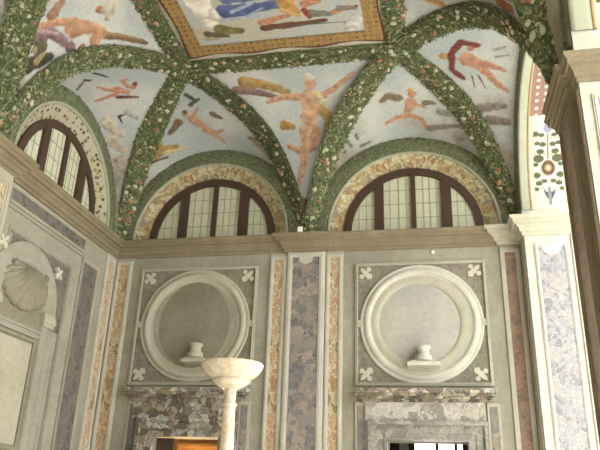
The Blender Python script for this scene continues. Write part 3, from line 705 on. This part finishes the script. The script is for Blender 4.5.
def sky(low=None):
    def f(p):
        v = fbm(p, 1.1); a = min(1, max(0, .5+v*1.5)); c = S1*(1-a)+S2*a
        if low is not None:
            h = (low-p[2])/.7+fbm(p, 2.2)*.7
            h = min(1, max(0, h)); c = c*(1-h)+S3*(1+.35*fbm(p, 3.5))*h
        return c
    return f
def fresco(rows, key, label, base, name='vault_fresco'):
    mb = MB(); mb.grid(rows); o = mb.build(name, M['paint'], normals=True); paint_mesh(o, key, base)
    return tag(o, label, 'fresco')
fresco(web(back, 3.75/2-.0, LUN_X[0][1], 'kL', 'cL'), 'wBL', 'painted vault web over the left end-wall lunette, winged child against blue sky', sky(1.6))
fresco(web(back, (3.75+W)/2, LUN_X[1][1], 'cR', 'kR'), 'wBR', 'painted vault web over the right end-wall lunette, winged child beside grey clouds', sky(2.0))
fresco(web(left, -2.1, .05, 'l1', 'kL'), 'wL1', 'painted vault web over the left-wall lunette, small figure and dark birds', sky(1.7))
fresco(web(left, -6.1, .05, 'l3', 'l2', 100, 30), 'wL2', 'painted blue vault web farther along the left wall', sky(1.7))
fresco(web(right, -2.25, .1, 'r1', 'kR', RG=1.93), 'wR1', 'painted vault web over the first open arch, figure with red drapery', sky(1.9))
fresco(web(right, -6.895, .1, 'r3', 'r2', 100, 30, RG=1.9), 'wR2', 'painted vault web over the second open arch', sky(1.9))
fresco(spandrel('cL', 'cR'), 'sB', 'central triangular vault fresco with a standing figure and ochre drapery', sky())
fresco(spandrel('l1', 'l2'), 'sL', 'left triangular vault fresco with a reclining figure in mauve drapery', sky(1.3))
fresco(spandrel('r2', 'r1'), 'sR', 'right triangular vault fresco above the near free pier', sky(1.3))
# flat crown of the vault: plaster plus the two-dimensional painted hanging
mb = MB(); mb.box((XA, -8.2, HV), (XB, YA, HV+.04)); o = struct('ceiling_crown', mb, M['stucco_light'], 'flat crown of the vault'); 
mb = MB(); mb.box((-.6, -19.5, HV+.1), (W+.85, -8.0, HV+.2)); struct('ceiling_plain', mb, M['stucco_light'])
HX0, HX1, HY0, HY1 = 1.97, 5.40, -2.16, -7.6
t = thing('painted_hanging', 'large picture painted as a hanging with ochre border, centre of the vault', 'ceiling painting', (3.7, -4.8, HV-.02))
nx, ny = 240, 260
def hz_(f, amp, n): return amp*math.sin(PI*n*f)**2
rows = []
for i in range(nx+1):
    rows.append([(HX0+.24+(HX1-HX0-.48)*i/nx, HY0-.26-(2.6)*j/ny, HV-.022) for j in range(ny+1)])
def pbase(p):
    v = fbm(p, 1.6); a = min(1, max(0, .5+v)); return S1*(1-a)+np.array(alb((176, 170, 150)))*a
mb = MB(); mb.grid(rows); o = mb.build('picture', M['paint'], t); paint_mesh(o, 'tap', pbase)
def ring(mb, x0, x1, y0, y1, w, z0, z1, wav=0, n=48, mi=0):
    # mitred frame strip; the outer edge bows gently like hung cloth
    A = [Vector((x0, y0)), Vector((x1, y0)), Vector((x1, y1)), Vector((x0, y1))]
    B = [Vector((x0+w, y0-w)), Vector((x1-w, y0-w)), Vector((x1-w, y1+w)), Vector((x0+w, y1+w))]
    for q in range(4):
        P0, P1, Q0, Q1 = A[q], A[(q+1) % 4], B[q], B[(q+1) % 4]; N = (P0-Q0+P1-Q1).normalized()
        out = [P0.lerp(P1, k/n)-N*wav*(math.sin(PI*3*k/n)**2) for k in range(n+1)]; inn = [Q0.lerp(Q1, k/n) for k in range(n+1)]
        mb.grid([[(*p, z0) for p in out], [(*p, z0) for p in inn]], mi, smooth=False)
        mb.grid([[(*p, z0) for p in out], [(*p, z1) for p in out]], mi, smooth=False)
def mk_hang():
    mb = MB(); ring(mb, HX0, HX1, HY0, HY1, .10, HV-.030, HV, .07); o = mb.build('dark_red_edge', plain('oxblood_cloth', (96, 52, 46), .85), t)
    mb = MB(); ring(mb, HX0+.05, HX1-.05, HY0-.05, HY1+.05, .27, HV-.034, HV, .045)
    nt = NT('ochre_border'); tc = nt.n('ShaderNodeTexCoord'); v = nt.n('ShaderNodeTexVoronoi', Scale=9.0); v.inputs['Randomness'].default_value = .25; nt.l(tc.outputs['Object'], v.inputs['Vector'])
    nt.l(ramp(nt, v.outputs['Distance'], [(0, alb((120, 88, 42))), (.2, alb((164, 130, 68))), (.34, alb((92, 66, 34))), (.42, alb((154, 120, 58)))]), nt.b.inputs['Base Color']); nt.b.inputs['Roughness'].default_value = .85
    mb.build('ochre_border', nt.m, t)
mk_hang()

# ------------------------------------------------------------------ leafy painted garlands in low relief
ICO = None
def ico():
    bm = bmesh.new(); bmesh.ops.create_icosphere(bm, subdivisions=1, radius=1); bm.verts.ensure_lookup_table()
    v = [x.co.copy() for x in bm.verts]; f = [[q.index for q in x.verts] for x in bm.faces]; bm.free(); return v, f
IV, IF = ico()
def garland(pts, normals, width, label, group=None, dens=950, fruit=22, ring_=False, h=.05, wfn=None):
    """pts: centreline; normals: towards the room"""
    P = [Vector(p) for p in pts]; N = [Vector(q).normalized() for q in normals]; n = len(P)
    V, F, MI = [], [], []
    T = [(P[min(i+1, n-1)]-P[max(i-1, 0)]).normalized() for i in range(n)]
    S = [T[i].cross(N[i]).normalized() for i in range(n)]
    wf = wfn or (lambda f: width)
    K = 9
    for i in range(n):
        w = wf(i/(n-1))/2
        for k in range(K):
            u = -1+2*k/(K-1); V.append(P[i]+S[i]*u*w+N[i]*h*math.sqrt(max(0, 1-u*u))+N[i]*.004)
    for i in range(n-1):
        for k in range(K-1):
            a = i*K+k; F.append((a, a+1, a+K+1, a+K)); MI.append(0)
    L = [0]
    for i in range(1, n): L.append(L[-1]+(P[i]-P[i-1]).length)
    tot = L[-1]
    def at(s):
        i = max(0, min(n-2, int(np.searchsorted(L, s))-1)); f = (s-L[i])/max(1e-6, L[i+1]-L[i])
        return P[i].lerp(P[i+1], f), S[i], N[i], T[i], wf(s/tot)/2
    for _ in range(int(tot*width*dens)):
        s = random.uniform(0, tot); p, sd, nn, tt, w = at(s); u = random.uniform(-1.05, 1.05)
        c = p+sd*u*w+nn*(h*math.sqrt(max(0, 1-min(1, u*u)))+random.uniform(.006, .02))
        a = random.gauss(0, 1.0)+(u*.8); d = tt*math.cos(a)+sd*math.sin(a); e = nn.cross(d).normalized()
        ln = random.uniform(.05, .10)*(.7 if ring_ else 1); wd = ln*random.uniform(.26, .42); tl = nn*random.uniform(-.012, .02)
        b = len(V); V.extend([c-d*ln*.5, c+e*wd*.5+tl*.3, c+d*ln*.5+tl, c-e*wd*.5+tl*.3]); F.append((b, b+1, b+2, b+3))
        MI.append(random.choice((1, 2, 3, 5, 5, 1, 2, 4) if ring_ else (1, 2, 3, 4, 5, 1, 3)))
    for _ in range(int(tot*fruit)):
        s = random.uniform(0, tot); p, sd, nn, tt, w = at(s); u = random.uniform(-.8, .8)
        r = random.choice((.014, .018, .020, .024, .028, .034, .046)) if not ring_ else random.uniform(.010, .018)
        c = p+sd*u*w+nn*(h*math.sqrt(1-u*u)+r*.3); b = len(V); al_ = random.uniform(1, 1.5); a = random.uniform(0, PI)
        d = tt*math.cos(a)+sd*math.sin(a); e = nn.cross(d)
        for q in IV: V.append(c+d*q.x*r*al_+e*q.y*r+nn*q.z*r*.6)
        m = random.choice((6, 7, 8, 9, 7, 10, 10, 8, 9) if r < .034 else (6, 7, 9, 9, 8)); 
        for f in IF: F.append(tuple(b+i for i in f)); MI.append(m)
    mn = np.min([v[:] for v in V], 0); mx = np.max([v[:] for v in V], 0); org = Vector(((mn[0]+mx[0])/2, (mn[1]+mx[1])/2, mn[2]))
    me = bpy.data.meshes.new('leafy_garland'); me.from_pydata([tuple(v-org) for v in V], [], F)
    for k in ('moss2' if ring_ else 'moss', 'leaf1', 'leaf2', 'leaf3', 'leaf4', 'leaf5', 'f_cream', 'f_ochre', 'f_red', 'f_pale', 'f_plum'): me.materials.append(M[k])
    me.polygons.foreach_set('material_index', MI); me.update()
    o = bpy.data.objects.new('leafy_garland', me); C.objects.link(o); o.location = org; ORG[o.name] = org
    return tag(o, label, 'garland', group)
CEN = Vector((3.7, -4.0, -1.0))
def groin_garland(g, label, nb=None, w=.40, shift=0):
    n = 60; pts = [gp(g, (i/n)**1.4*1.0) for i in range(n+1)]; (a, b), (c, d) = groins[g]
    nr = []
    for i, p in enumerate(pts):
        f = (i/n)**1.4; inn = Vector(nb or (c-a, d-b, 0)).normalized(); nr.append(inn*(1-f)**.6+Vector((0, 0, -1))*(.15+f))
    sh = Vector((0, shift, 0))
    return garland([p+q.normalized()*.012+sh*min(1, 3*i/n)*(1-max(0, (i/n-.7)/.3)) for i, (p, q) in enumerate(zip(pts, nr))], nr, .40, label, wfn=lambda f: (.26+.22*min(1, f*2.0))*w/.40)
groin_garland('cL', 'fruit garland rising left from the centre pilaster')
groin_garland('cR', 'fruit garland rising right from the centre pilaster')
groin_garland('kL', 'fruit garland rising from the left back corner')
groin_garland('kR', 'fruit garland rising from the right back corner beside the arch')
groin_garland('l1', 'fruit garland arching over the left-wall web, below the reclining figure', (1, .1, 0), .36, -.05)
groin_garland('l2', 'fruit garland at the upper left edge of the photo')
groin_garland('r1', 'fruit garland arching over the web above the first open arch', (-1, .1, 0), .36, -.02)
groin_garland('r2', 'fruit garland at the upper right over the second open arch')
def flat_garland(a, b, w, label):
    n = 40; pts = [Vector(a).lerp(Vector(b), i/n) for i in range(n+1)]; garland(pts, [(0, 0, -1)]*(n+1), w, label, fruit=24)
flat_garland((XA-.1, YA, HV-.01), (XB+.1, YA, HV-.01), .42, 'fruit garland along the lower edge of the painted hanging')
flat_garland((XA, YA, HV-.01), (XA, -8.0, HV-.01), .40, 'fruit garland along the left edge of the painted hanging')
flat_garland((XB+.05, YA, HV-.01), (XB+.05, -8.0, HV-.01), .40, 'fruit garland along the right edge of the painted hanging')
def ring_garland(fn, cx, cz, label, r0=RO+.02, r1=RG, nrm=None, inner=True, z0=-.05):
    n = 80; rm = (r0+r1)/2; pts = [fn(cx+rm, .0, z0)]+[fn(cx+rm*math.cos(PI*i/n), .0, cz+rm*math.sin(PI*i/n)) for i in range(n+1)]+[fn(cx-rm, .0, z0)]
    a, b = Vector(fn(0, 1, 0)), Vector(fn(0, 0, 0)); garland(pts, [a-b]*len(pts), r1-r0, label, ring_=True, dens=1100, fruit=10, h=.035)
    if inner:
        mb = MB(); rows = []
        for r, d in ((RO-.012, -.01), (RO-.012, .03), (RO+.015, .045), (RO+.04, .03), (RO+.04, 0)):
            rows.append([fn(cx+r, d, z0)]+[fn(cx+r*math.cos(PI*i/n), d, cz+r*math.sin(PI*i/n)) for i in range(n+1)]+[fn(cx-r, d, z0)])
        mb.grid(rows); tag(mb.build('arch_moulding', M['rim']), 'pale green arch moulding inside the %s' % label, 'moulding')
ring_garland(back, *LUN_X[0], 'green leaf ring round the left end-wall lunette')
ring_garland(back, *LUN_X[1], 'green leaf ring round the right end-wall lunette')
ring_garland(left, *LUN_Y[0], 'green leaf ring round the left-wall lunette')
ring_garland(left, *LUN_Y[1], 'green leaf ring round the second left-wall lunette')
for k, (a, b) in enumerate(AR[:2]):
    ring_garland(right, (a+b)/2, .1, ['dark leaf ring round the first open arch', 'dark leaf ring round the second open arch'][k], r0=(a-b)/2+.01, r1=(a-b)/2+.30, inner=False)

# ------------------------------------------------------------------ painted soffits of the arches
def soffit(a, b, label, bw=.15):
    cx, cz, r = (a+b)/2, .1, (a-b)/2-.004
    t = thing('painted_soffit', label, 'painted soffit', (W+.42, cx, 0))
    def strip(name, x0, x1, dr, mat, n=60, m=4):
        mb = MB(); rows = [[(x0+(x1-x0)*j/m, cx+(r-dr)*math.cos(PI*i/n), cz+(r-dr)*math.sin(PI*i/n)) for j in range(m+1)] for i in range(n+1)]
        if m: mb.grid(rows); mb.grid([[q[0] for q in rows], [(q[0][0], cx+(r+.003)*math.cos(PI*i/n), cz+(r+.003)*math.sin(PI*i/n)) for i, q in enumerate(rows)]]); mb.grid([[q[-1] for q in rows], [(q[-1][0], cx+(r+.003)*math.cos(PI*i/n), cz+(r+.003)*math.sin(PI*i/n)) for i, q in enumerate(rows)]])
        return mb.build(name, mat, t)
    strip('green_border', W+.001, W+bw, .02, M['rim']); strip('yellow_line', W+bw, W+bw+.03, .03, M['f_ochre'])
    strip('outer_border', W+.78, W+TH-.001, .02, M['rim'])
    n, m = 420, 60; mb = MB()
    x0, x1 = W+bw+.03, W+.78
    mb.grid([[(x0+(x1-x0)*j/m, cx+r*math.cos(PI*i/n), cz+r*math.sin(PI*i/n)) for j in range(m+1)] for i in range(n+1)])
    o = mb.build('grotesque_field', M['paint'], t)
    me = o.data; co = np.empty(len(me.vertices)*3); me.vertices.foreach_get('co', co); co = co.reshape(-1, 3)+np.array(ORG[o.name])
    s = np.arctan2(co[:, 2]-cz, co[:, 1]-cx)*r; s = np.minimum(s, PI*r-s); u = np.abs(co[:, 0]-(x0+x1)/2)
    col = np.tile(np.array(alb((196, 192, 178))), (len(co), 1))
    def put(mask, c): col[mask] = np.array(alb(c))
    top = s > 1.62; put(top, (142, 110, 96))
    lo = ~top
    dot = lambda uu, ss, r, c, e=1.0: put(lo & (np.hypot((u-uu)/e, s-ss) < r), c)
    for uu, ss, r in ((.15, .88, .056), (.19, .60, .042), (.12, 1.0, .04), (.20, .78, .03), (.16, .46, .035), (.08, 1.12, .035), (.17, 1.14, .03), (.2, 1.3, .04), (.1, 1.28, .03), (.07, .50, .03), (.21, .36, .03)): dot(uu, ss, r*1.2, (84, 92, 62), 1.3)
    for uu, ss in ((.06, .95), (.13, .52), (.2, .95), (.05, 1.22), (.15, 1.22), (.12, .38)): dot(uu, ss, .022, (176, 156, 104))
    dot(0, .72, .135, (140, 116, 76), .85); dot(0, .72, .115, (92, 64, 60), .85); dot(0, .72, .075, (146, 112, 84), .85); dot(0, .72, .04, (196, 174, 110))
    put(lo & (u < .085*np.sqrt(np.clip((s-.17)/.12, 0, 1))) & (s > .17) & (s < .31), (78, 86, 102)); put(lo & (u < .02) & (s > .08) & (s < .4), (126, 130, 130)); dot(.08, .33, .02, (78, 86, 102))
    dot(0, 1.40, .09, (132, 138, 158), .8); put(lo & (u < .012) & (s > .86) & (s < 1.3), (126, 128, 100))
    put(top & (np.hypot((u % .13)-.065, (s % .13)-.065) < .028), (196, 184, 170)); put(lo & (u > .235) & (u < .25), (200, 176, 130))
    ca = me.color_attributes.new('Paint', 'FLOAT_COLOR', 'POINT'); ca.data.foreach_set('color', np.concatenate([col, np.ones((len(co), 1))], 1).ravel())
soffit(*AR[0], 'painted underside of the first arch, white with small ornaments')
soffit(*AR[1], 'painted underside of the second arch at the top right', .22)

# ------------------------------------------------------------------ standing lamp, card, sensor
LX, LY = 4.63, -7.0
t = thing('standing_lamp', 'tall cream alabaster standing lamp in front of the left door', 'lamp', (LX, LY, FLOOR))
z = -3.715
mb = MB(); mb.lathe([(.0, z-.085), (.08, z-.08), (.16, z-.03), (.19, z-.002), (.200, z), (.206, z-.008), (.203, z-.022), (.185, z-.055), (.155, z-.085), (.12, z-.105), (.0, z-.115)], (LX, LY), n=64); mb.build('bowl', M['alabaster'], t)
mb = MB(); mb.lathe([(.0, z-.098), (.112, z-.10), (.122, z-.112), (.118, z-.125), (.10, z-.14), (.075, z-.155), (.05, z-.165), (.0, z-.166)], (LX, LY), n=48); mb.build('collar', M['alabaster'], t)
mb = MB(); mb.lathe([(.0, z-.16), (.046, z-.162), (.038, z-.175), (.036, z-.22), (.036, z-.252), (.045, z-.256), (.047, z-.266), (.044, z-.276), (.037, z-.28), (.040, z-.36), (.045, z-.6), (.050, z-1.2), (.055, FLOOR+.34), (.0, FLOOR+.34)], (LX, LY), n=40); mb.build('column', M['alabaster'], t)
mb = MB(); mb.lathe([(.0, FLOOR+.35), (.07, FLOOR+.34), (.08, FLOOR+.31), (.10, FLOOR+.22), (.17, FLOOR+.14), (.19, FLOOR+.10), (.21, FLOOR+.06), (.22, FLOOR), (.0, FLOOR)], (LX, LY), n=48); mb.build('foot', M['alabaster'], t)
mb = MB(); mb.box((3.62, -.31, -.061), (3.71, -.27, .04)); bmesh.ops.bevel(mb.bm, geom=mb.bm.edges[:], offset=.006, segments=2, affect='EDGES')
tag(mb.build('white_sensor_box', M['card']), 'small white box standing on the cornice above the centre pilaster', 'sensor')
mb = MB(); mb.lathe([(.0, .035), (.02, .033), (.03, .02), (.032, .0)], (6.0, -.43), fn=back, n=20)
tag(mb.build('wall_detector', M['card']), 'tiny round white detector on the wall above the right roundel', 'detector')

# ------------------------------------------------------------------ lift everything so the floor is at zero
for o in bpy.context.scene.objects:
    if o.parent is None: o.location.z += ZUP

# ------------------------------------------------------------------ light, camera, colour management
w = bpy.data.worlds.new('sky'); bpy.context.scene.world = w; w.use_nodes = True
bg = w.node_tree.nodes['Background']; bg.inputs[0].default_value = (.99, .985, .945, 1); bg.inputs[1].default_value = 1.0
sun = bpy.data.lights.new('sun', 'SUN'); sun.energy = 3.0; sun.angle = math.radians(2); sun.color = (1, .98, .94)
so = bpy.data.objects.new('sun', sun); C.objects.link(so); so.rotation_euler = Vector((-.42, -.03, -.9)).to_track_quat('-Z', 'Y').to_euler()
pl = bpy.data.lights.new('room_lamp', 'POINT'); pl.energy = 22; pl.color = (1, .85, .6); pl.shadow_soft_size = .15
plo = bpy.data.objects.new('room_lamp', pl); C.objects.link(plo); plo.location = (1.75, .58, 1.3)
cam = bpy.data.cameras.new('camera'); co = bpy.data.objects.new('camera', cam); C.objects.link(co)
cx, cy, cz, ya, pi_, ro, fpx = 5.93255681, -11.2474716, -4.52944307+ZUP, -.204525742, .390404203, .0356203172, 666.209032
F = Vector((math.sin(ya)*math.cos(pi_), math.cos(ya)*math.cos(pi_), math.sin(pi_)))
R = Vector((math.cos(ya), -math.sin(ya), 0)); U = R.cross(F)
R2 = R*math.cos(ro)+U*math.sin(ro); U2 = U*math.cos(ro)-R*math.sin(ro)
mt = Matrix((( R2.x, U2.x, -F.x, cx), (R2.y, U2.y, -F.y, cy), (R2.z, U2.z, -F.z, cz), (0, 0, 0, 1)))
co.matrix_world = mt; cam.sensor_width = 36; cam.lens = fpx*36/600; cam.clip_start = .05; cam.clip_end = 300
sc = bpy.context.scene; sc.camera = co
sc.view_settings.view_transform = 'Standard'; sc.view_settings.look = 'None'; sc.view_settings.gamma = 1; sc.view_settings.exposure = 2.42
sc.cycles.max_bounces = 10; sc.cycles.diffuse_bounces = 7
